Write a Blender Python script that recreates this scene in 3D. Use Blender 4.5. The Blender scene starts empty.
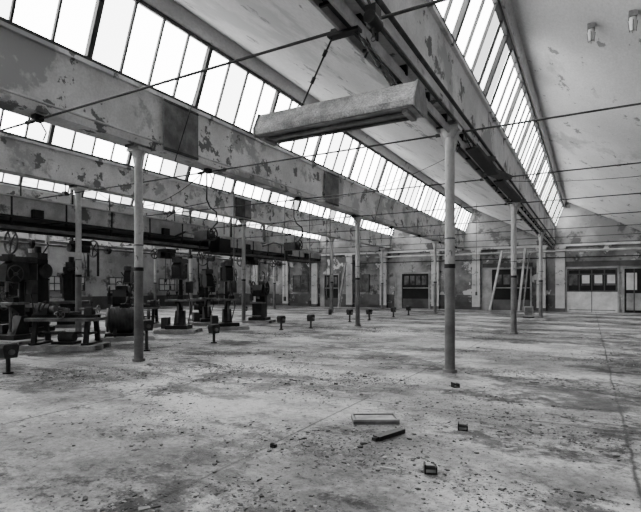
import bpy, math, random
from mathutils import Vector, Matrix
random.seed(7)
S = bpy.context.scene
COL = S.collection

# ---------------------------------------------------------------- materials
def make_mat(name, base, dark=None, scale=1.0, lo=0.4, hi=0.65, rough=0.8, bump=0.15,
             fine=0.12, fscale=25.0, metallic=0.0, peel=None, pscale=1.6, plo=0.57, phi=0.6, stretch=(1,1,1), spec=0.3, peel2=None):
    m = bpy.data.materials.new(name); m.use_nodes = True
    nt = m.node_tree; N = nt.nodes; L = nt.links
    b = N['Principled BSDF']
    b.inputs['Roughness'].default_value = rough
    b.inputs['Metallic'].default_value = metallic
    b.inputs['Specular IOR Level'].default_value = spec
    if dark is None: dark = base*0.55
    tc = N.new('ShaderNodeTexCoord'); mp = N.new('ShaderNodeMapping')
    mp.inputs['Scale'].default_value = stretch
    L.new(tc.outputs['Object'], mp.inputs['Vector'])
    def noise(sc, det=6, rg=0.6):
        n = N.new('ShaderNodeTexNoise'); n.inputs['Scale'].default_value = sc
        n.inputs['Detail'].default_value = det; n.inputs['Roughness'].default_value = rg
        L.new(mp.outputs[0], n.inputs['Vector']); return n
    def ramp(n, a, c, v0, v1):
        r = N.new('ShaderNodeMapRange'); r.inputs['From Min'].default_value=a; r.inputs['From Max'].default_value=c
        r.inputs['To Min'].default_value=v0; r.inputs['To Max'].default_value=v1
        L.new(n.outputs['Fac'], r.inputs['Value']); return r
    n1 = noise(scale); r1 = ramp(n1, lo, hi, dark, base)
    n2 = noise(fscale, 4); r2 = ramp(n2, 0.3, 0.7, 1-fine, 1+fine)
    mu = N.new('ShaderNodeMath'); mu.operation='MULTIPLY'
    L.new(r1.outputs[0], mu.inputs[0]); L.new(r2.outputs[0], mu.inputs[1])
    out = mu.outputs[0]; h = n2.outputs['Fac']
    def layer(out, sc, a, c, val):
        n3 = noise(sc, 11, 0.66); r3 = ramp(n3, a, c, 0, 1)
        mx = N.new('ShaderNodeMix'); mx.data_type='FLOAT'
        L.new(r3.outputs[0], mx.inputs['Factor']); L.new(out, mx.inputs[2]); mx.inputs[3].default_value = val
        return mx.outputs[0]
    if peel is not None: out = layer(out, pscale, plo, phi, peel)
    if peel2 is not None: out = layer(out, *peel2)
    L.new(out, b.inputs['Base Color'])
    if bump:
        bp = N.new('ShaderNodeBump'); bp.inputs['Strength'].default_value=bump; bp.inputs['Distance'].default_value=0.02
        L.new(h, bp.inputs['Height']); L.new(bp.outputs[0], b.inputs['Normal'])
    return m

M_ceil  = make_mat('plaster_ceiling', 0.62, 0.46, 0.35, rough=0.85, peel=0.36, pscale=0.5, plo=0.56, phi=0.62, stretch=(1,0.5,1), peel2=(2.3,.60,.63,.20))
M_fasc  = make_mat('plaster_fascia', 0.70, 0.48, 0.8, rough=0.85, peel=0.33, pscale=0.7, plo=0.53, phi=0.57, peel2=(1.9,.58,.60,.14))
M_wall  = make_mat('wall_plaster', 0.32, 0.10, 0.5, rough=0.9, peel=0.05, pscale=0.7, plo=0.53, phi=0.60, peel2=(1.3,.58,.61,.50))
M_dado  = make_mat('dado_paint', 0.10, 0.04, 0.7, rough=0.7, peel=.25, pscale=1.2, plo=.58, phi=.62)
M_wallL = make_mat('wall_dark_plaster', 0.10, 0.04, 0.5, rough=0.9)
M_wallW = make_mat('side_wall_plaster', 0.42, 0.18, 0.4, rough=0.9, peel=0.08, pscale=0.6, plo=0.55, phi=0.62)
M_wallU = make_mat('gable_plaster',0.38,0.18,0.5,rough=.9,peel=.09,pscale=.8,plo=.53,phi=.59)
M_pil   = make_mat('pilaster_plaster', 0.62, 0.38, 0.8, rough=0.9, peel=0.15, pscale=1.4, plo=0.57, phi=0.61)
M_col   = make_mat('column_paint', 0.56, 0.34, 1.8, rough=0.5, peel=0.14, pscale=3.5, plo=0.58, phi=0.62, stretch=(1,1,0.5))
M_colD  = make_mat('column_dado_paint', 0.20, 0.10, 2.0, rough=0.45)
M_bar   = make_mat('glazing_bar', 0.06, 0.03, 2.0, rough=0.6)
M_iron  = make_mat('dark_iron', 0.022, 0.009, 3.0, rough=0.5, metallic=0.2)
M_rust  = make_mat('rusty_steel', 0.06, 0.025, 3.0, rough=0.7)
M_steel = make_mat('dusty_steel', 0.20, 0.09, 3.0, rough=0.5, metallic=0.2)
M_plate = make_mat('panel_plate', 0.17, 0.09, 3.0, rough=0.7)
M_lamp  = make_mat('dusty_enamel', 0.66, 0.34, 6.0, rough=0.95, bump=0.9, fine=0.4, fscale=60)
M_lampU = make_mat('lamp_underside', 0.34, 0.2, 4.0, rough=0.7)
M_duct  = make_mat('duct_sheet', 0.045, 0.02, 1.0, rough=0.6)
M_ductG = make_mat('duct_grey_face', 0.68, 0.36, 1.2, rough=0.6, peel=0.16, pscale=1.2, plo=0.56, phi=0.62)
M_ductT = make_mat('duct_flange', 0.55, 0.28, 1.5, rough=0.6)
M_wood  = make_mat('old_wood', 0.22, 0.10, 3.0, rough=0.85, stretch=(1,6,1))
M_woodL = make_mat('pale_board', 0.40, 0.22, 2.0, rough=0.85)
M_door  = make_mat('door_paint', 0.34, 0.18, 1.2, rough=0.6)
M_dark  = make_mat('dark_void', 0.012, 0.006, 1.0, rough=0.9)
M_chip  = make_mat('rubble', 0.16, 0.03, 4.0, rough=0.95)
M_chipL = make_mat('plaster_flakes',0.48,0.26,5,rough=.95)
M_white = make_mat('white_enamel', 0.6, 0.45, 4.0, rough=0.5)

def glass_mat(name, tr):
    m = bpy.data.materials.new(name); m.use_nodes=True; nt=m.node_tree; N=nt.nodes; L=nt.links
    N.remove(N['Principled BSDF']); o=N['Material Output']
    t=N.new('ShaderNodeBsdfTransparent'); t.inputs[0].default_value=(tr,tr,tr,1)
    g=N.new('ShaderNodeBsdfGlossy'); g.inputs['Roughness'].default_value=0.15; g.inputs['Color'].default_value=(.8,.8,.8,1)
    x=N.new('ShaderNodeMixShader'); x.inputs[0].default_value=0.05
    L.new(t.outputs[0],x.inputs[1]); L.new(g.outputs[0],x.inputs[2]); L.new(x.outputs[0],o.inputs[0]); return m
GL = [glass_mat('skylight_glass', 0.97), glass_mat('skylight_glass_dusty', 0.5), glass_mat('skylight_glass_dirty', 0.14)]
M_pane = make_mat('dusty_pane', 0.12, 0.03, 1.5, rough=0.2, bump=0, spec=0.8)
M_paneL = make_mat('dusty_pane_painted_lit', 0.65, 0.45, 1.5, rough=0.2, bump=0, spec=0.8)  # pale colour makes panes look lit; also used for light door panels

def floor_mat():
    m = bpy.data.materials.new('concrete_floor'); m.use_nodes=True; nt=m.node_tree; N=nt.nodes; L=nt.links
    b=N['Principled BSDF']; tc=N.new('ShaderNodeTexCoord')
    def noise(sc,det=8,rg=.62,st=(1,1,1),off=0):
        mp=N.new('ShaderNodeMapping'); mp.inputs['Scale'].default_value=st; mp.inputs['Location'].default_value=(off,off*.7,off*.3); L.new(tc.outputs['Object'],mp.inputs['Vector'])
        n=N.new('ShaderNodeTexNoise'); n.inputs['Scale'].default_value=sc; n.inputs['Detail'].default_value=det
        n.inputs['Roughness'].default_value=rg; L.new(mp.outputs[0],n.inputs['Vector']); return n.outputs['Fac']
    def mr(v,a,c,d,e):
        r=N.new('ShaderNodeMapRange'); 
        for k,x in zip(('From Min','From Max','To Min','To Max'),(a,c,d,e)): r.inputs[k].default_value=x
        L.new(v,r.inputs['Value']); return r.outputs[0]
    def op(o,a,c=None):
        n=N.new('ShaderNodeMath'); n.operation=o
        for i,x in enumerate((a,c)):
            if x is None: continue
            if isinstance(x,(int,float)): n.inputs[i].default_value=x
            else: L.new(x,n.inputs[i])
        return n.outputs[0]
    big=mr(noise(0.42,8,.58,(.7,1.3,1)),.44,.57,.48,1.25)
    mid=mr(noise(1.1,9,.7,off=5),.42,.58,.58,1.12)
    fin=mr(noise(14,8,.75),.35,.65,.55,1.35)
    zone=mr(noise(.45,6,.6,(.7,1.2,1),off=31),.44,.56,0,.10)
    d1=op('ADD',noise(1.2,15,.80,(0.8,1.2,1),off=11),zone)
    dirt=mr(d1,.55,.61,1,.24)
    d2=op('ADD',noise(6.0,12,.8,off=21),zone)
    dirt2=mr(d2,.57,.63,1,.30)
    speck=mr(noise(42,4,.65),.57,.65,1,.30)
    v=op('MULTIPLY',big,mid)
    for q in (fin,dirt,dirt2,speck): v=op('MULTIPLY',v,q)
    sx=N.new('ShaderNodeSeparateXYZ'); L.new(tc.outputs['Object'],sx.inputs[0])
    wob=mr(noise(0.9,4),0,1,-.06,.06)
    for ax,per,off,w in (('X',2.8,1.1,.008),('Y',3.9,0.3,.007)):
        a=op('ADD',sx.outputs[ax],wob); a=op('ADD',a,off+100*per); a=op('DIVIDE',a,per); fl=op('FLOOR',op('ADD',a,.5)); a=op('FRACT',a)
        a=op('SUBTRACT',a,.5); a=op('ABSOLUTE',a); a=mr(a,w*.2,w,.22,1); v=op('MULTIPLY',v,a)
        s=op('SINE',op('MULTIPLY',fl,12.9)); v=op('MULTIPLY',v,mr(s,-1,1,.76,1.1))
    v=op('MULTIPLY',v,.42); v=op('MINIMUM',v,.55)
    L.new(v,b.inputs['Base Color'])
    L.new(mr(noise(0.8,6),.40,.60,.30,.8),b.inputs['Roughness']); b.inputs['Specular IOR Level'].default_value=.34
    bp=N.new('ShaderNodeBump'); bp.inputs['Strength'].default_value=.8; bp.inputs['Distance'].default_value=.03
    L.new(noise(9,10,.75),bp.inputs['Height']); L.new(bp.outputs[0],b.inputs['Normal'])
    return m
M_floor=floor_mat()

# ---------------------------------------------------------------- mesh builder
class MB:
    def __init__(s,name,loc=(0,0,0),rot=0.0):
        s.name=name; s.loc=loc; s.rot=rot; s.v=[]; s.f=[]; s.mi=[]; s.sm=[]; s.mats=[]
    def m(s,mat):
        if mat not in s.mats: s.mats.append(mat)
        return s.mats.index(mat)
    def add(s,vs,fs,mat,smooth=False):
        o=len(s.v); s.v+= [tuple(x) for x in vs]; k=s.m(mat)
        for f in fs: s.f.append(tuple(i+o for i in f)); s.mi.append(k); s.sm.append(smooth)
    def box(s,x0,x1,y0,y1,z0,z1,mat,M=None):
        vs=[Vector(p) for p in ((x0,y0,z0),(x1,y0,z0),(x1,y1,z0),(x0,y1,z0),(x0,y0,z1),(x1,y0,z1),(x1,y1,z1),(x0,y1,z1))]
        if M: vs=[M@p for p in vs]
        s.add(vs,[(0,3,2,1),(4,5,6,7),(0,1,5,4),(1,2,6,5),(2,3,7,6),(3,0,4,7)],mat)
    def cbox(s,c,d,mat,M=None):
        s.box(c[0]-d[0]/2,c[0]+d[0]/2,c[1]-d[1]/2,c[1]+d[1]/2,c[2]-d[2]/2,c[2]+d[2]/2,mat,M)
    def cyl(s,a,b,r,mat,r2=None,n=14):
        a=Vector(a); b=Vector(b); r2=r if r2 is None else r2
        d=(b-a).normalized(); u=d.orthogonal().normalized(); w=d.cross(u)
        vs=[]
        for p,rr in ((a,r),(b,r2)):
            for i in range(n):
                t=2*math.pi*i/n; vs.append(p+u*math.cos(t)*rr+w*math.sin(t)*rr)
        s.add(vs,[(i,(i+1)%n,n+(i+1)%n,n+i) for i in range(n)],mat,True)
        s.add(vs[:n],[tuple(range(n-1,-1,-1))],mat); s.add(vs[n:],[tuple(range(n))],mat)
    def ring(s,c,axis,R,r,mat,n=20,k=8):
        c=Vector(c); ax=Vector(axis).normalized(); u=ax.orthogonal().normalized(); w=ax.cross(u); vs=[];fs=[]
        for i in range(n):
            t=2*math.pi*i/n; e=u*math.cos(t)+w*math.sin(t)
            for j in range(k):
                q=2*math.pi*j/k; vs.append(c+e*(R+r*math.cos(q))+ax*r*math.sin(q))
        for i in range(n):
            for j in range(k):
                fs.append((i*k+j,((i+1)%n)*k+j,((i+1)%n)*k+(j+1)%k,i*k+(j+1)%k))
        s.add(vs,fs,mat,True)
    def wheel(s,c,axis,R,mat,sp=5,r=.02):
        s.ring(c,axis,R,r,mat); c=Vector(c); ax=Vector(axis).normalized(); u=ax.orthogonal().normalized(); w=ax.cross(u)
        s.cyl(c-ax*.04,c+ax*.04,R*.2,mat)
        for i in range(sp):
            t=2*math.pi*i/sp; s.cyl(c,c+(u*math.cos(t)+w*math.sin(t))*R,r*.7,mat,n=6)
    def prism(s,prof,axis,a0,a1,mat):
        n=len(prof); vs=[]
        for a in (a0,a1):
            for p,q in prof: vs.append((a,p,q) if axis=='x' else (p,a,q))
        s.add(vs,[(i,(i+1)%n,n+(i+1)%n,n+i) for i in range(n)]+[tuple(range(n-1,-1,-1)),tuple(range(n,2*n))],mat)
    def pipe(s,pts,r,mat,n=8):
        for a,b in zip(pts,pts[1:]): s.cyl(a,b,r,mat,n=n)
    def done(s,bevel=0.0,parent=None):
        me=bpy.data.meshes.new(s.name); me.from_pydata(s.v,[],s.f)
        for m in s.mats: me.materials.append(m)
        for p,k,q in zip(me.polygons,s.mi,s.sm): p.material_index=k; p.use_smooth=q
        me.update()
        o=bpy.data.objects.new(s.name,me); COL.objects.link(o); o.location=s.loc; o.rotation_euler=(0,0,s.rot)
        if parent: o.parent=parent
        return o

# ---------------------------------------------------------------- layout
Y0,Y1=-5.0,33.56
ROWS=[-29.4,-24.7,-19.1,-13.0,-7.65,-2.06,3.5]
ZCR=[4.40,4.40,4.40,4.40,4.17,4.17,4.17]
XR=9.2
XL=-29.55
ZC=4.17
ZG0,ZG1,ZR=5.30,6.59,6.88
G0,G1,GR=0.15,0.63,0.75
ZE=4.42
nxt=ROWS[1:]+[XR]

b=MB('floor'); b.box(XL-.3,XR+.3,Y0-.3,Y1+.3,-.2,0,M_floor); b.done()

b=MB('ceiling')
for x,xn in zip(ROWS,nxt):
    xe=xn-.25 if xn!=XR else XR
    b.prism([(x+GR,ZR),(xe,ZE),(xe,ZE+.16),(x+GR,ZR+.16)],'y',Y0,Y1,M_ceil)
    b.prism([(x+G1-.05,ZG1),(x+G1+.06,ZG1),(x+GR,ZR),(x+GR,ZR+.16),(x+G1-.05,ZR+.16)],'y',Y0,Y1,M_ceil)
b.done()

for x,zc in zip(ROWS,ZCR):
    b=MB('gutter_beam')
    b.box(x-.26,x+.14,Y0,Y1,zc,ZG0,M_fasc)
    b.box(x-.02,x+.20,Y0,Y1,ZG0-.07,ZG0,M_fasc)
    b.box(x+.14,x+.165,Y0,Y1,zc,zc+.09,M_fasc)
    b.done(0)

wi=0
for x in ROWS:
    wi+=1
    b=MB('window_%d'%wi)
    dx=G1-G0; dz=ZG1-ZG0; ln=math.hypot(dx,dz); ang=math.atan2(dx,dz)
    def Mx(y): return Matrix.Translation((x+G0,y,ZG0))@Matrix.Rotation(ang,4,'Y')
    M=Mx(0)
    p=0.64; y=Y0; i=0
    while y<=Y1+.01:
        w=.05 if i%4==0 else .02; d=.09 if i%4==0 else .05
        b.box(-d,0.0,-w,w,0,ln,M_bar,Mx(min(max(y,Y0+.05),Y1-.05)))
        ye=min(y+p,Y1)
        if ye>y: b.add([M@Vector(q) for q in ((-.06,y,0),(-.06,ye,0),(-.06,ye,ln),(-.06,y,ln))],[(0,1,2,3)],random.choices(GL,(10,4,.5))[0])
        y+=p; i+=1
    b.box(-.08,.02,Y0,Y1,0,.07,M_bar,M); b.box(-.08,.02,Y0,Y1,ln-.07,ln,M_bar,M)
    b.done()
    L=bpy.data.lights.new('skylight_portal','AREA'); L.shape='RECTANGLE'; L.size=Y1-Y0; L.size_y=ln
    L.cycles.is_portal=True
    o=bpy.data.objects.new('skylight_portal',L); COL.objects.link(o)
    n=Vector((dz,0,-dx)).normalized(); za=-n; xa=Vector((0,1,0)); ya=za.cross(xa)
    mm=Matrix((xa,ya,za)).transposed().to_4x4(); mm.translation=Vector((x+(G0+G1)/2-.09,(Y0+Y1)/2,(ZG0+ZG1)/2+.03)); o.matrix_world=mm

def gable(name,y,th,mat):
    b=MB(name)
    b.box(XL-.3,XR+.3,y,y+th,0,ZC,mat)
    for x,xn in zip(ROWS,nxt):
        xe=xn-.25 if xn!=XR else XR+.3
        b.prism([(x-.26,ZC),(xe,ZC),(xe,ZE+.05),(x+GR,ZR+.1),(x+G1,ZG1),(x+G0,ZG0),(x-.26,ZG0)],'y',y,y+th,M_wallU)
    return b
gable('wall_back',Y1,.3,M_wall).done()
gable('wall_front',Y0-.3,.3,M_wall).done()
b=MB('wall_left'); b.box(XL-.3,XL,Y0,Y1,0,4.4,M_wallW); b.done()
b=MB('wall_right'); b.box(XR,XR+.3,Y0,Y1,0,ZE+.3,M_wall); b.done()
b=MB('baseboard_left'); b.box(XL,XL+.03,Y0,Y1,0,.9,M_wallL); b.done()

# ---------------------------------------------------------------- columns
def column(x,y,zc):
    b=MB('iron_column',(x,y,0)); t=zc-.22
    b.cyl((0,0,0),(0,0,.05),.12,M_colD,n=20)
    b.cyl((0,0,.05),(0,0,1.75),.088,M_colD,r2=.084,n=20)
    b.cyl((0,0,1.75),(0,0,1.82),.092,M_iron,n=20)
    b.cyl((0,0,1.82),(0,0,t),.083,M_col,r2=.078,n=20)
    b.ring((0,0,2.25),(0,0,1),.083,.012,M_steel)
    b.cyl((0,0,t),(0,0,t+.11),.09,M_col,r2=.14,n=20)
    b.cbox((0,0,t+.14),(.34,.30,.06),M_col)
    b.cbox((0,0,t+.193),(.26,.44,.05),M_steel)
    for sx in (-1,1):
        b.add([(sx*.08,-.02,t-.25),(sx*.17,-.02,t+.11),(sx*.08,-.02,t+.11),(sx*.08,.02,t-.25),(sx*.17,.02,t+.11),(sx*.08,.02,t+.11)],
              [(0,1,2),(3,5,4),(0,3,4,1),(1,4,5,2),(2,5,3,0)],M_col)
    b.done()
for i,ys in ((5,(-2.5,8.13,15.93,25.3)),(4,(-3.6,6.41,16.5,26.9)),(3,(1.0,8.75,16.4,24.5,32.2)),
             (2,(3,11.5,19.5,27.5)),(1,(6,14,22,30)),(6,(0,8.1,15.9,24.5))):
    for y in ys: column(ROWS[i],y,ZCR[i])

yy=[.33,4.23,8.13,12.03,15.93,19.83,23.73,27.63,31.5]
for y in yy:
    b=MB('tie_rod')
    zr=4.09
    b.cyl((XL+.02,y+.22,zr),(XR-.02,y+.22,zr),.017,M_rust,n=8)
    for x,zc in zip(ROWS[1:],ZCR[1:]):
        b.cyl((x-.3,y+.22,zr),(x-.12,y+.22,zr),.034,M_rust,n=8)
        b.cbox((x+.0,y+.22,zr+.02),(.12,.14,.10),M_iron)
        b.cyl((x,y+.22,zr),(x,y+.22,zc),.015,M_iron,n=6)
        if zc<4.3 and x<0: b.pipe([(x+.02,y+.25,zr-.03),(x+.1,y+.3,zr-.2),(x+.05,y+.28,zr-.32)],.012,M_iron,6)
    b.done()
def sag(p,q,d,r=.007):
    b=MB('sagging_wire'); p=Vector(p); q=Vector(q); pts=[]
    for i in range(13):
        t=i/12; v=p.lerp(q,t); v.z-=d*4*t*(1-t); pts.append(v)
    b.pipe(pts,r,M_iron,5); b.done()
sag((-7.5,12.2,4.05),(-2.4,9.6,4.05),.25); sag((-7.8,16.3,4.05),(-12.9,12.2,4.3),.5); sag((-7.8,8.3,4.05),(-12.8,9.2,4.3),.6,.009)
sag((-1.7,12.3,4.0),(3.4,12.6,4.05),.18); sag((-2.4,20,4),(-7.5,22,4.05),.3)

x=ROWS[5]-.02
for ya,yb in ((-4.5,-2.8),(-2.2,7.85),(8.42,15.65),(16.2,25.0),(25.6,33.2)):
    b=MB('overhead_rail')
    b.box(x-.09,x-.06,ya,yb,3.95,4.07,M_ductT); b.box(x+.06,x+.09,ya,yb,3.95,4.07,M_ductT); b.box(x-.06,x+.06,ya,yb,4.04,4.06,M_rust)
    y=ya+.3
    while y<yb-.1:
        b.cbox((x,y,4.11),(.22,.06,.12),M_iron); b.cbox((x,y,3.97),(.16,.03,.03),M_iron); y+=.95
    b.cyl((x+.17,ya,4.13),(x+.17,yb,4.13),.022,M_rust,n=8)
    b.done()
b=MB('conduit_pipe'); b.cyl((ROWS[4]+.19,Y0+.02,ZC+.14),(ROWS[4]+.19,Y1-.02,ZC+.14),.02,M_ductT,n=8)
b.cyl((ROWS[5]+.19,Y0+.02,ZC+.16),(ROWS[5]+.19,Y1-.02,ZC+.16),.03,M_rust,n=8)
b.done()

b=MB('broken_cable_tray')
for (ya,za,yb2,zb2,w) in ((8.6,3.86,9.9,3.66,.10),(9.3,3.82,9.9,3.93,.05),(10.3,3.80,11.6,3.90,.12),(11.4,3.84,13.4,3.70,.10),(13.2,3.66,14.8,3.90,.07)):
    a=Vector((ROWS[5]+.25,ya,za)); c=Vector((ROWS[5]+.40,yb2,zb2)); d=c-a
    M=Matrix.Translation((a+c)/2)@d.to_track_quat('Y','Z').to_matrix().to_4x4()
    b.cbox((0,0,0),(w*2,d.length,.04),M_iron,M); b.cbox((w,0,.03),(.015,d.length,.08),M_rust,M)
    b.cyl(a,(ROWS[5]+.12,ya,4.16),.01,M_iron,n=6); b.cyl(c,(ROWS[5]+.12,c.y,4.16),.01,M_iron,n=6)
b.done()

def plate(x,y,zc,w=.62,mat=None):
    mat=mat or M_plate
    b=MB('fascia_panel',(x+.215,y,0))
    b.box(0,.03,-w/2,w/2,zc+.02,5.2,mat); b.box(.03,.045,-w/2,w/2,5.15,5.2,M_rust); b.box(.03,.045,-w/2,w/2,zc+.02,zc+.07,M_rust)
    b.box(.03,.035,w*.1,w/2,zc+.07,5.15,M_plate)
    b.done()
plate(ROWS[4],7.3,ZC,.95,M_plate); plate(ROWS[4],14.0,ZC,.9,M_plate); plate(ROWS[3],16.1,4.4,1.0,M_rust)

# ---------------------------------------------------------------- hanging luminaire
b=MB('hanging_trough_lamp',(-2.22,4.26,3.03))
Lh=.87
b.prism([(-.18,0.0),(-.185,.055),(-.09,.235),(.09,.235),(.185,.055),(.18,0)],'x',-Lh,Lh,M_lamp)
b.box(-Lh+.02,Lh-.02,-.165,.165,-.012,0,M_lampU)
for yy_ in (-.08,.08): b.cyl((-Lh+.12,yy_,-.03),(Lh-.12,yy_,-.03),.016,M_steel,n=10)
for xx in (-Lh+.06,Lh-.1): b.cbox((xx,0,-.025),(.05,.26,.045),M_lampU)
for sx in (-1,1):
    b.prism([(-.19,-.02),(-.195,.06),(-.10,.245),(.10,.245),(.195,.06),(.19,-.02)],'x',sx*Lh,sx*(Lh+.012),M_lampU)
for xa,xb in ((-.42,-.02),(.62,.22)):
    b.cyl((xa,0,.23),(xb,0,.92),.010,M_iron,n=8); b.ring((xa,0,.26),(0,1,0),.03,.008,M_iron)
    for q in (.4,.75):
        t0=(q-.04);t1=(q+.04); b.cyl((xa+(xb-xa)*t0,0,.23+.7*t0),(xa+(xb-xa)*t1,0,.23+.7*t1),.02,M_iron,n=8)
b.pipe([(.66,.03,.23),(.62,.03,.33),(.45,.03,.6),(.3,.02,.8),(.2,.0,.9)],.008,M_iron)
b.cbox((.1,0,.90),(.34,.10,.03),M_iron)
b.done()
b=MB('hoist_motor',(-1.72,4.05,3.72))
b.cyl((-.0,-.10,.12),(0,.10,.12),.06,M_iron); b.cbox((0,0,.2),(.10,.14,.09),M_iron); b.cyl((0,.10,.12),(0,.13,.12),.035,M_rust)
b.cyl((0,0,.2),(-.10,0,.45),.014,M_rust); b.cyl((0,0,.06),(0,0,-.02),.014,M_rust); b.ring((0,0,-.04),(0,1,0),.022,.006,M_rust)
b.done()

def ceil_z(x): return ZR+(ZE-ZR)*(x-(ROWS[5]+GR))/((ROWS[6]-.25)-(ROWS[5]+GR))
for X,Y in ((0.02,9.9),(0.6,9.15)):
    b=MB('bulkhead_lamp',(X,Y,ceil_z(X)-.04))
    b.cbox((0,0,-.02),(.12,.16,.09),M_steel); b.cyl((0,0,-.06),(0,0,-.12),.05,M_white); b.cyl((0,0,-.12),(0,0,-.27),.055,M_white,r2=.04)
    for t in range(4):
        c,s_=math.cos(t*1.57)*.065,math.sin(t*1.57)*.065; b.cyl((c,s_,-.12),(c*.7,s_*.7,-.29),.005,M_iron,n=5)
    b.done()

# ---------------------------------------------------------------- crane girder
b=MB('crane_girder')
xd=-14.4
def seg(ya,yb,z0,z1,w,rib=1.6):
    h=z1-z0; zm=z0+h*.42
    b.box(xd-w/2,xd+w/2,ya,yb,zm,z1,M_ductG)
    b.box(xd-w/2-.04,xd+w/2+.07,ya,yb,z1,z1+.04,M_ductT)
    b.box(xd-w/2-.04,xd+w/2+.06,ya,yb,zm-.06,zm,M_rust)
    b.box(xd-w/2,xd-w/2+.04,ya,yb,z0,zm,M_duct)
    b.box(xd+w/2-.1,xd+w/2+.06,ya,yb,z0,z0+.09,M_plate)
    y=ya; j=0
    while y<yb-.2:
        b.box(xd+w/2-.05,xd+w/2,y,y+.06,z0,zm,M_iron)
        b.cyl((xd+w/2-.03,y+.05,z0+.05),(xd+w/2-.03,min(yb,y+rib),zm-.03),.022,M_iron,n=6)
        b.box(xd+w/2,xd+w/2+.03,y,y+.04,zm,z1,M_rust)
        if j%3==1: b.cbox((xd+w/2+.08,y+.7,zm+.1),(.12,.3,.25),M_iron)
        y+=rib; j+=1
    for y in (ya,yb): b.box(xd-w/2,xd+w/2,y-.03,y+.03,z0,z1,M_iron)
seg(1,15.3,3.08,3.97,.8); seg(15.9,21,2.95,3.66,.9,1.2); seg(21.4,25,2.95,3.5,.7,1.2)
b.box(xd-.5,xd+.9,15.25,15.6,3.0,3.2,M_iron); b.box(xd+.6,xd+1.1,15.2,15.9,2.9,3.5,M_iron)
y=2
while y<25:
    b.cyl((xd-.2,y,3.9),(xd-.2,y,4.95),.02,M_rust,n=6); y+=3
b.done()
# hoist trolleys with chains hanging below the girder
for Y in (9.6,13.2,18.5):
    b=MB('chain_hoist',(xd+.2,Y,0))
    b.box(-.25,.3,-.2,.2,2.78,2.93,M_iron); b.cyl((-.1,-.3,2.7),(-.1,.3,2.7),.13,M_rust); b.cbox((.2,0,2.66),(.22,.3,.22),M_iron)
    for q in range(14): b.ring((-.1,.05,2.54-q*.055),(1,0,0) if q%2 else (0,1,0),.022,.008,M_iron,8,5)
    b.cyl((-.1,.05,1.78),(-.1,.05,1.68),.05,M_iron); b.ring((-.1,.05,1.62),(1,0,0),.05,.014,M_iron,12,6)
    b.pipe([(.2,0,2.55),(.25,.05,2.0),(.2,0,1.5)],.010,M_iron,5); b.cbox((.2,0,1.45),(.07,.05,.16),M_rust)
    b.done()
b=MB('line_shaft')
xs=-17.2
b.cyl((xs,1,3.0),(xs,26,3.0),.045,M_steel,n=10)
y=2;k=0
while y<26:
    b.box(xs-.05,xs+.05,y-.04,y+.04,3.0,5.3,M_iron) ; b.cbox((xs,y,3.0),(.2,.14,.2),M_iron)
    R=(.32,.22,.4)[k%3]; b.wheel((xs,y+.9,3.0),(0,1,0),R,M_rust,5,.035); b.cyl((xs,y+1.5,3.0),(xs,y+1.62,3.0),.18,M_iron,n=18)
    if k%2: b.box(xs+.30,xs+.31,y+.85,y+.95,1.9,3.0,M_iron); b.box(xs-.31,xs-.30,y+.85,y+.95,1.9,3.0,M_iron)
    y+=3.1; k+=1
b.done()
def hanging_unit(X,Y):
    b=MB('hanging_conveyor_unit')
    b.pipe([(X,Y,5.6),(X,Y,4.5),(X+.1,Y+.05,4.25),(X+.35,Y+.1,4.05),(X+.4,Y+.1,3.7),(X+.2,Y,3.45),(X,Y,3.35)],.028,M_iron)
    b.cbox((X-.1,Y,3.25),(.6,.4,.32),M_iron); b.cyl((X-.5,Y,3.3),(X+.3,Y,3.3),.08,M_rust); b.wheel((X+.3,Y,3.3),(1,0,0),.2,M_iron,5,.025)
    b.pipe([(X-.3,Y,3.1),(X-.35,Y,2.7),(X-.3,Y+.05,2.4)],.018,M_iron); b.pipe([(X-.4,Y,3.3),(X-1.3,Y+.3,3.5),(X-2.1,Y+.6,3.4)],.04,M_iron)
    b.pipe([(X,Y,4.4),(X-.9,Y-.3,4.25),(X-1.3,Y-.6,3.9)],.015,M_iron)
    b.done()
hanging_unit(-11.6,12.6); hanging_unit(-11.2,17.6)
for (X,Y,z) in ((-8.35,15.6,.6),(-9.4,15.9,.9),(-12.2,18.4,1.0),(-12.0,22,1),(-5.4,27,1.2),(-9.9,12.0,1.6)):
    b=MB('cable_drop',(X,Y,0))
    t=5
    for x,xn in zip(ROWS,nxt):
        if x+GR<=X<=xn-.25: t=ZR+(ZE-ZR)*(X-(x+GR))/((xn-.25)-(x+GR))
    b.cyl((0,0,z),(0,0,t-.02),.016,M_steel,n=6); b.cbox((0,0,z-.05),(.10,.08,.2),M_rust); b.done()
b=MB('window_opener_rod')
for Y in (7.6,18): b.cyl((ROWS[4]+.62,Y,6.2),(ROWS[4]+.25,Y-.5,4.0),.010,M_iron,n=5)
b.done()

# ---------------------------------------------------------------- floor pedestals
def pedestal(X,Y,h=.5,r=0):
    b=MB('floor_outlet_post',(X,Y,0),r)
    b.cyl((0,0,0),(0,0,.03),.08,M_iron); b.cyl((0,0,0),(0,0,h-.2),.035,M_rust)
    b.prism([(-.10,h-.20),(.10,h-.20),(.13,h-.02),(.11,h+.02),(-.11,h+.02),(-.13,h-.02)],'x',-.09,.09,M_rust)
    b.cyl((.09,0,h-.10),(.13,0,h-.10),.045,M_steel); b.cbox((0,0,h+.03),(.16,.2,.02),M_steel)
    b.done()
for X,Y,h in ((-8.4,4.4,.46),(-8.75,7.55,.66),(-8.5,9.5,.45),(-9.2,13.65,.45),(-8.7,14.8,.45),(-8.9,18.4,.5),(-8.7,20,.45),(-8.6,22.8,.45),(-8.5,24.8,.45),(-15.0,19,.5)):
    pedestal(X,Y,h,random.uniform(-.3,.3))
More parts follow.
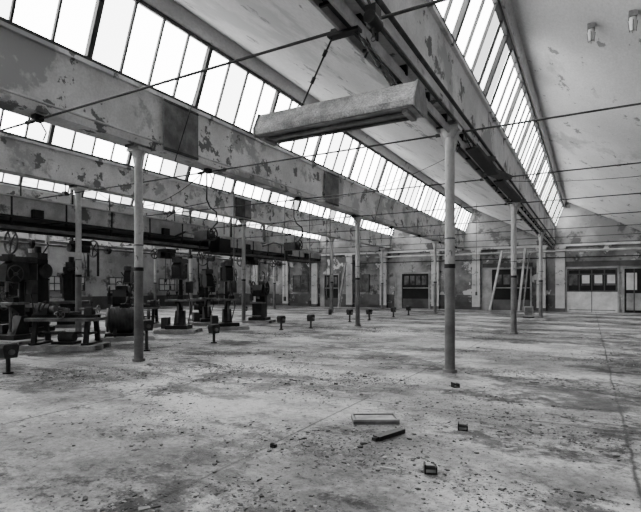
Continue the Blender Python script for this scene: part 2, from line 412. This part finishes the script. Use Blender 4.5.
b=MB('switch_box',(-2.6,25.4,0)); b.box(-.2,.2,-.15,.15,0.05,.55,M_woodL); b.box(-.24,.24,-.17,.17,0,.06,M_iron); b.box(-.16,.16,-.165,-.15,.12,.5,M_steel); b.done()

# ---------------------------------------------------------------- machines
def pallet(b,w,d):
    for y in (-d/2+.05,0,d/2-.05): b.box(-w/2,w/2,y-.05,y+.05,0,.09,M_woodL)
    n=6
    for i in range(n):
        x=-w/2+ (i+.5)*w/n; b.box(x-w/n*.38,x+w/n*.38,-d/2,d/2,.09,.115,M_woodL)
def drill_press(X,Y,r,H=2.25):
    b=MB('drill_press',(X,Y,0),r); pallet(b,1.3,1.0); z=.115
    b.box(-.35,.35,-.3,.35,z,z+.12,M_iron); b.cyl((0,.22,z+.1),(0,.22,H-.2),.085,M_iron,r2=.06)
    b.prism([(-.1,z+.1),(.34,z+.1),(.28,.7),(.1,.7)],'x',-.14,.14,M_iron)
    b.box(-.34,.34,-.34,.16,1.0,1.06,M_steel); b.prism([(-.2,1.0),(.25,1.0),(.2,.78),(.1,.76)],'x',-.08,.08,M_iron)
    b.cyl((0,-.1,.3),(0,-.1,1.0),.035,M_steel)
    b.prism([(-.34,H-.6),(-.30,H-.2),(-.1,H-.08),(.3,H-.1),(.38,H-.5),(.1,H-.65)],'x',-.13,.13,M_iron)
    b.cyl((0,-.2,H-.55),(0,-.2,1.32),.045,M_steel); b.cyl((0,-.2,1.32),(0,-.2,1.2),.05,M_iron,r2=.015)
    b.cyl((-.02,.52,H-.6),(-.02,.52,H-.12),.15,M_iron); b.cbox((0,.15,H-.03),(.28,.85,.13),M_rust)
    b.cyl((0,-.15,H-.1),(0,-.15,H+.08),.15,M_rust); b.cyl((0,.5,H-.1),(0,.5,H+.05),.13,M_rust)
    b.wheel((.24,-.15,H-.42),(1,0,0),.22,M_rust,4,.014); b.wheel((-.36,.05,1.2),(1,0,0),.14,M_iron,4,.014)
    b.cyl((-.36,.05,1.2),(0,.2,1.2),.02,M_iron); b.cbox((.26,.3,1.45),(.2,.18,.36),M_rust)
    b.pipe([(.22,.3,1.3),(.32,.3,.8),(.2,.36,.25)],.018,M_iron)
    b.cbox((.1,-.1,1.12),(.18,.16,.12),M_iron); b.cbox((-.45,.1,.3),(.22,.3,.36),M_rust)
    b.done()
def milling(X,Y,r,H=2.0):
    b=MB('milling_machine',(X,Y,0),r); pallet(b,1.3,1.2); z=.115
    b.box(-.4,.4,-.5,.45,z,z+.14,M_iron)
    b.prism([(.0,z+.1),(.42,z+.1),(.36,H-.35),(.36,H-.1),(-.35,H-.1),(-.4,H-.25),(-.05,H-.35)],'x',-.22,.22,M_iron)
    b.prism([(-.45,.75),(.02,.75),(.02,.3),(-.1,.3)],'x',-.15,.15,M_iron)
    b.box(-.65,.65,-.48,-.12,.86,.97,M_steel); b.box(-.3,.3,-.44,-.14,.74,.87,M_iron)
    b.cyl((0,-.3,.2),(0,-.3,.8),.035,M_steel); b.cyl((0,-.55,H-.2),(0,.1,H-.2),.06,M_rust)
    b.prism([(-.42,H-.15),(-.25,H-.15),(-.27,1.25),(-.37,1.2)],'x',-.07,.07,M_iron)
    b.wheel((.72,-.3,.91),(1,0,0),.14,M_rust,4,.013); b.wheel((-.72,-.3,.91),(1,0,0),.14,M_rust,4,.013); b.wheel((0,-.58,.6),(0,1,0),.13,M_rust,4,.013)
    b.cyl((.24,.2,H-.45),(.34,.2,H-.45),.22,M_rust,n=24); b.cyl((-.22,.15,.6),(-.42,.15,.6),.15,M_rust,n=20)
    b.cbox((0,.2,H),(.35,.4,.2),M_rust); b.cyl((.0,.2,H+.1),(0,.2,H+.3),.10,M_iron)
    b.pipe([(.1,.3,H+.1),(.2,.4,H+.35),(.15,.4,H+.45)],.02,M_iron)
    b.done()
def lathe(X,Y,r):
    b=MB('bench_lathe',(X,Y,0),r); pallet(b,1.7,.9); z=.115
    for x in (-.6,.6):
        for s_ in (-1,1):
            b.prism([(s_*.34,z),(s_*.26,z),(s_*.16,.66),(s_*.24,.66)],'x',x-.05,x+.05,M_iron)
        b.box(x-.08,x+.08,-.36,.36,z,z+.05,M_iron); b.box(x-.03,x+.03,-.22,.22,.34,.40,M_iron)
    b.cyl((-.6,0,.37),(.6,0,.37),.03,M_rust)
    b.box(-.8,.8,-.33,.33,.66,.73,M_steel); b.box(-.76,.76,-.12,-.05,.72,.80,M_iron); b.box(-.76,.76,.05,.12,.72,.80,M_iron)
    b.prism([(-.15,.80),(.15,.80),(.12,.96),(.05,1.04),(-.05,1.04),(-.12,.96)],'x',-.7,-.38,M_iron)
    for i,rr in enumerate((.11,.09,.07)): b.cyl((-.64+.09*i,0,.93),(-.57+.09*i,0,.93),rr+.05,M_rust,n=20)
    b.cyl((-.38,0,.93),(-.28,0,.93),.08,M_steel,n=20)
    b.box(-.08,.2,-.28,.28,.80,.86,M_iron); b.cbox((.06,-.1,.90),(.10,.12,.09),M_steel); b.wheel((.06,-.36,.82),(0,1,0),.09,M_steel,4,.01)
    b.prism([(-.1,.8),(.1,.8),(.06,.98),(-.06,.98)],'x',.45,.64,M_iron); b.cyl((.32,0,.93),(.72,0,.93),.03,M_steel); b.wheel((.75,0,.93),(1,0,0),.09,M_steel,4,.01)
    b.cyl((-.15,.0,.28),(.2,.0,.28),.12,M_rust,n=18); b.cbox((0,.0,.15),(.5,.4,.06),M_iron)
    b.done()
def drum(X,Y,r):
    b=MB('electric_motor',(X,Y,0),r); pallet(b,1.5,1.2); z=.115
    b.box(-.5,.5,-.35,.35,z,z+.08,M_iron)
    b.cyl((-.38,0,.54),(.38,0,.54),.35,M_rust,n=28)
    for i in range(-4,5): b.ring((i*.085,0,.54),(1,0,0),.355,.014,M_rust,n=28)
    b.cyl((.38,0,.54),(.5,0,.54),.30,M_iron,r2=.18,n=24); b.cyl((-.38,0,.54),(-.5,0,.54),.30,M_steel,r2=.18,n=24)
    b.ring((-.44,0,.54),(1,0,0),.30,.035,M_steel,n=24)
    b.cyl((.5,0,.54),(.64,0,.54),.04,M_steel); b.wheel((.62,0,.54),(1,0,0),.26,M_iron,5,.04)
    for x in (-.25,.25): b.prism([(-.36,z+.05),(.36,z+.05),(.25,.4),(-.25,.4)],'x',x-.05,x+.05,M_iron)
    b.cbox((0,0,.93),(.25,.2,.12),M_iron); b.pipe([(0,0,.95),(.1,.1,1.15),(.3,.3,1.0),(.4,.4,.2)],.02,M_iron)
    b.done()
def press(X,Y,r,H=1.5):
    b=MB('punch_press',(X,Y,0),r); pallet(b,1.1,1.1); z=.115
    b.box(-.35,.35,-.4,.4,z,z+.12,M_iron)
    b.prism([(-.35,z+.1),(.38,z+.1),(.38,H-.3),(.2,H-.12),(-.2,H-.12),(-.35,H-.35),(-.32,H-.6),(.08,H-.6),(.08,.8),(-.35,.8)],'x',-.2,.2,M_iron)
    b.cyl((0,-.18,H-.3),(0,-.18,1.0),.07,M_steel); b.box(-.28,.28,-.42,.0,.8,.86,M_steel)
    b.cyl((-.36,.05,H-.28),(.36,.05,H-.28),.05,M_rust); b.wheel((.3,.05,H-.28),(1,0,0),.26,M_rust,6,.035); b.wheel((-.3,.05,H-.28),(1,0,0),.28,M_iron,5,.03)
    b.cyl((-.1,.28,H-.1),(.25,.28,H-.1),.13,M_rust); b.cbox((0,-.45,.3),(.4,.15,.03),M_steel)
    b.cbox((-.28,-.2,1.05),(.12,.12,.25),M_rust)
    b.pipe([(.1,.2,H),(.15,.25,H+.3),(.05,.2,H+.45)],.02,M_iron)
    b.done()
def crate_stack(X,Y,r):
    b=MB('scrap_pallet',(X,Y,0),r); pallet(b,1.2,.9)
    for i in range(9):
        x,y=random.uniform(-.4,.4),random.uniform(-.25,.25); s_=random.uniform(.1,.25)
        if i%2: b.cyl((x-s_,y,.115+s_*.6),(x+s_,y+.05,.115+s_*.6),s_*.6,M_rust,n=16)
        else: b.box(x-s_,x+s_,y-s_*.7,y+s_*.7,.115,.115+s_*1.4,M_iron)
    b.done()
lathe(-10.7,6.9,.5)
drum(-11.3,9.0,.9)
drill_press(-11.6,11.3,.5,2.35)
drill_press(-11.0,13.0,.9,2.3)
milling(-14.7,8.4,.3,2.4)
milling(-16.8,11.0,.9,2.3)
drill_press(-12.9,6.9,.2,2.2)
lathe(-14.7,12.3,.6)
milling(-19.8,12.8,.4,2.2)
press(-18.6,9.6,.2,2.1)
drill_press(-17.6,14.2,.7,2.3)
press(-20.8,16.5,.3,1.8)
press(-13.2,10.3,.9,1.5)
drill_press(-13.2,14.4,1.0,2.1)
press(-12.0,16.2,.3,1.7)
milling(-22.3,14.5,.5,2.2)
press(-16.6,9.2,.7,2.0)
milling(-15.1,16.2,.7,2.0)
crate_stack(-12.9,5.5,.5)

# ---------------------------------------------------------------- back wall fittings
YB=Y1
b=MB('trim_1'); b.box(XL,XR,YB-.12,YB-.0,4.05,4.17,M_pil); b.cyl((-14,YB-.32,3.75),(XR-.05,YB-.32,3.75),.06,M_ductT,n=8); b.cyl((-16,YB-.3,3.35),(XR-.05,YB-.3,3.35),.035,M_iron,n=8); b.done()
b=MB('baseboard_back')
for a,c in [(-29.4,-18.9),(-17.0,-12.6),(-9.8,-6.4),(-3.2,-1.4)]: b.box(a,c,YB-.04,YB,0,.22,M_wallL); b.box(a,c,YB-.025,YB,.22,1.0,M_dado)
b.done()
for X in (-28.4,-25.2,-22.1,-19.3,-16.2,-13.4,-9.5,-6.7,-2.7,-1.62,5.5):
    b=MB('pilaster',(X,YB,0)); b.box(-.26,.26,-.2,0,0,3.9,M_pil); b.box(-.31,.31,-.25,0,3.9,4.04,M_pil); b.box(-.29,.29,-.23,0,0,.2,M_wallL); b.done()
def door(n,x0,x1,H,kind):
    b=MB('door_%d'%n,(0,YB,0))
    b.box(x0-.1,x0,-.08,0,0,H+.1,M_door); b.box(x1,x1+.1,-.08,0,0,H+.1,M_door); b.box(x0,x1,-.08,0,H,H+.1,M_door)
    if kind=='glazed':
        k=4; w=(x1-x0)/k
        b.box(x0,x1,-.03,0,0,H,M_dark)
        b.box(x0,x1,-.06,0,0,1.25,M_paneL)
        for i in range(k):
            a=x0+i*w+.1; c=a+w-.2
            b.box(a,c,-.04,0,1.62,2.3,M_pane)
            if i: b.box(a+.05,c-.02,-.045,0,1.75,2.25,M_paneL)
        for i in range(k+1):
            xx=min(max(x0+i*w,x0+.05),x1-.05); b.box(xx-.035,xx+.035,-.075,0,1.25,H,M_bar)
        for z in (1.27,2.3,H-.06): b.box(x0,x1,-.07,0,z-.04,z+.04,M_bar)
        b.box((x0+x1)/2-.02,(x0+x1)/2+.02,-.065,0,0,1.25,M_bar)
        b.box(x0+.1,x1-.1,-.065,0,.1,.14,M_bar)
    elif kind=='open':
        b.box(x0,x1,-.02,0,0,H,M_dark); w=(x1-x0)/2  # near-black sheet on the solid wall paints in the shade of an opening
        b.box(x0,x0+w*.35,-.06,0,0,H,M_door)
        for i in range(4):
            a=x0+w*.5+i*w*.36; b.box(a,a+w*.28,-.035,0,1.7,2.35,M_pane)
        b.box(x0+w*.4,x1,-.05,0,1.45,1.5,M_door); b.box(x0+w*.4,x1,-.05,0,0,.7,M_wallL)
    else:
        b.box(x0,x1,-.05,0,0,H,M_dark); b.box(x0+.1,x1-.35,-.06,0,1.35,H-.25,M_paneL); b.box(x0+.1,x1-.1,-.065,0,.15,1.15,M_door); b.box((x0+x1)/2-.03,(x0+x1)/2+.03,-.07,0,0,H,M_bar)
    b.done()
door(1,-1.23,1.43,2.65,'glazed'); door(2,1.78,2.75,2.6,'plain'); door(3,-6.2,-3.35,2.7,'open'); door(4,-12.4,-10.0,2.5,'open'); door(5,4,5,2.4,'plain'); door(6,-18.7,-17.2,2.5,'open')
b=MB('lintel_board'); b.box(-1.3,3.4,YB-.07,YB,2.78,3.1,M_wallL); b.box(-6.3,-3.2,YB-.07,YB,2.85,3.1,M_wallL); b.done()
def wallwin(n,x0,x1,z0,z1,y=YB):
    b=MB('window_%d'%n,(0,y,0)); b.box(x0,x1,-.03,0,z0,z1,M_pane)
    k=max(2,int((x1-x0)/.5)); 
    for i in range(k+1): xx=x0+(x1-x0)*i/k; b.box(xx-.03,xx+.03,-.06,0,z0-.03,z1+.03,M_bar)
    for z in (z0,(z0+z1)/2,z1): b.box(x0,x1,-.055,0,z-.03,z+.03,M_bar)
    b.done()
n=8
for x0,x1 in ((-15.8,-14.6),(-21.4,-20.0)):
    wallwin(n,x0,x1,1.2,2.5); n+=1
for i,yc in enumerate((10,14.5,19,23.5,28)):
    b=MB('window_%d'%n,(XL,yc,0)); n+=1
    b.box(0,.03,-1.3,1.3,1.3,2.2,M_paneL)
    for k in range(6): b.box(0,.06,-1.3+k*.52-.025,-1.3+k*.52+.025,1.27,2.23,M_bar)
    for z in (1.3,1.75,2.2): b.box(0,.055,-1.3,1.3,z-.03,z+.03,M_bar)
    b.done()
def lean(X,off,H,w,dx,mat=None):
    b=MB('leaning_plank',(X,YB-off,0)); yb=off-.42
    top=Vector((dx,yb,H)); M=top.to_track_quat('Z','Y').to_matrix().to_4x4()
    b.box(-w/2,w/2,-.03,.03,0.03,top.length,mat or M_woodL,M); b.done()
lean(-5.6,1.4,3.9,.14,.6); lean(-3.9,1.2,4.0,.14,.3); lean(-3.65,1.2,3.7,.08,.3,M_wood)
lean(-16.7,1.0,3.4,.22,.3,M_wood); lean(-23.6,1.0,3.2,.25,-.3,M_wood)

# ---------------------------------------------------------------- floor debris
b=MB('drain_cover_plate',(-1.99,4.72,0),.55)
b.box(-.24,.24,-.13,.13,.0,.03,M_steel); b.box(-.24,.24,-.13,-.11,.03,.05,M_woodL); b.box(-.24,.24,.11,.13,.03,.05,M_woodL); b.box(-.24,-.22,-.11,.11,.03,.05,M_woodL); b.box(.22,.24,-.11,.11,.03,.05,M_woodL)
b.box(-.2,.2,-.09,.09,.03,.04,M_chipL); b.done()
b=MB('broken_plank',(-1.66,4.3,0),1.25); b.box(-.19,.19,-.04,.04,0,.04,M_iron); b.box(-.22,-.19,-.02,.03,0,.03,M_iron); b.done()
for X,Y,r,s_ in ((-1.06,3.6,.4,.8),(-1.1,4.85,.2,.8),(-1.67,6.9,.8,.8),(-2.44,3.5,.1,.4)):
    b=MB('iron_floor_bracket',(X,Y,0),r)
    b.box(-.06*s_,.06*s_,-.05*s_,.05*s_,0,.012,M_iron); b.box(-.06*s_,-.045*s_,-.05*s_,.05*s_,0,.09*s_,M_iron); b.box(.045*s_,.06*s_,-.05*s_,.05*s_,0,.07*s_,M_iron); b.cyl((-.05*s_,0,.05*s_),(.05*s_,0,.05*s_),.02*s_,M_rust,n=10); b.done()
b=MB('floor_debris')
def chip(x,y,s_,mat):
    n=random.choice((3,4,4,5)); a0=random.random()*6; h=s_*random.uniform(.08,.45); el=random.uniform(.35,1); ro=random.random()*3.1
    lo=[];hi=[]; cr,sr=math.cos(ro),math.sin(ro)
    for i in range(n):
        a=a0+2*math.pi*(i+random.uniform(-.3,.3))/n; r=s_*random.uniform(.6,1); u,v=r*math.cos(a),r*math.sin(a)*el
        px,py=u*cr-v*sr,u*sr+v*cr
        lo.append((x+px,y+py,0)); hi.append((x+px*.85,y+py*.85,h*random.uniform(.5,1)))
    b.add(lo+hi,[(i,(i+1)%n,n+(i+1)%n,n+i) for i in range(n)]+[tuple(range(n,2*n))],mat)
cl=[(random.uniform(-9,3),random.uniform(1.5,16),random.uniform(.3,.9)) for _ in range(50)]
cl+=[(random.uniform(-2.6,.4),random.uniform(2,9),.5) for _ in range(18)]+[(random.uniform(-8,-3),random.uniform(4.5,8),.45) for _ in range(22)]+[(random.uniform(-3.4,0.5),random.uniform(2,3.6),.35) for _ in range(8)]
for i in range(42000):
    if i%6: c=random.choice(cl); x=random.gauss(c[0],c[2]); y=random.gauss(c[1],c[2]*.5)
    else: x=random.uniform(-12,5); y=random.uniform(1.2,22)
    s_=min(.06,.004+random.expovariate(1/.006))
    chip(x,y,s_,random.choice((M_chip,M_rust,M_chip,M_chipL,M_rust)))
b.done()
b=MB('wood_splinters')
for i in range(22):
    c=random.choice(cl); x=random.gauss(c[0],.6); y=random.gauss(c[1],.5); a=random.random()*3.1; l=random.uniform(.03,.09); 
    if y<3.4: continue
    M=Matrix.Translation((x,y,.008))@Matrix.Rotation(a,4,'Z'); b.box(-l,l,-.008,.008,-.007,.007,random.choice((M_rust,M_wood,M_chipL)),M)
b.done()

# ---------------------------------------------------------------- light
w=bpy.data.worlds.new('overcast_sky'); S.world=w; w.use_nodes=True
bg=w.node_tree.nodes['Background']; bg.inputs[0].default_value=(1,1,1,1); bg.inputs[1].default_value=16.0

# ---------------------------------------------------------------- camera
cam=bpy.data.cameras.new('camera'); co=bpy.data.objects.new('camera',cam); COL.objects.link(co)
cam.sensor_fit='HORIZONTAL'; cam.sensor_width=36; cam.lens=36*480/641; cam.shift_y=33/641
cam.clip_start=.05; cam.clip_end=200
co.location=(0,0,1.4); co.rotation_euler=(math.radians(90),0,math.radians(29.3))
S.camera=co
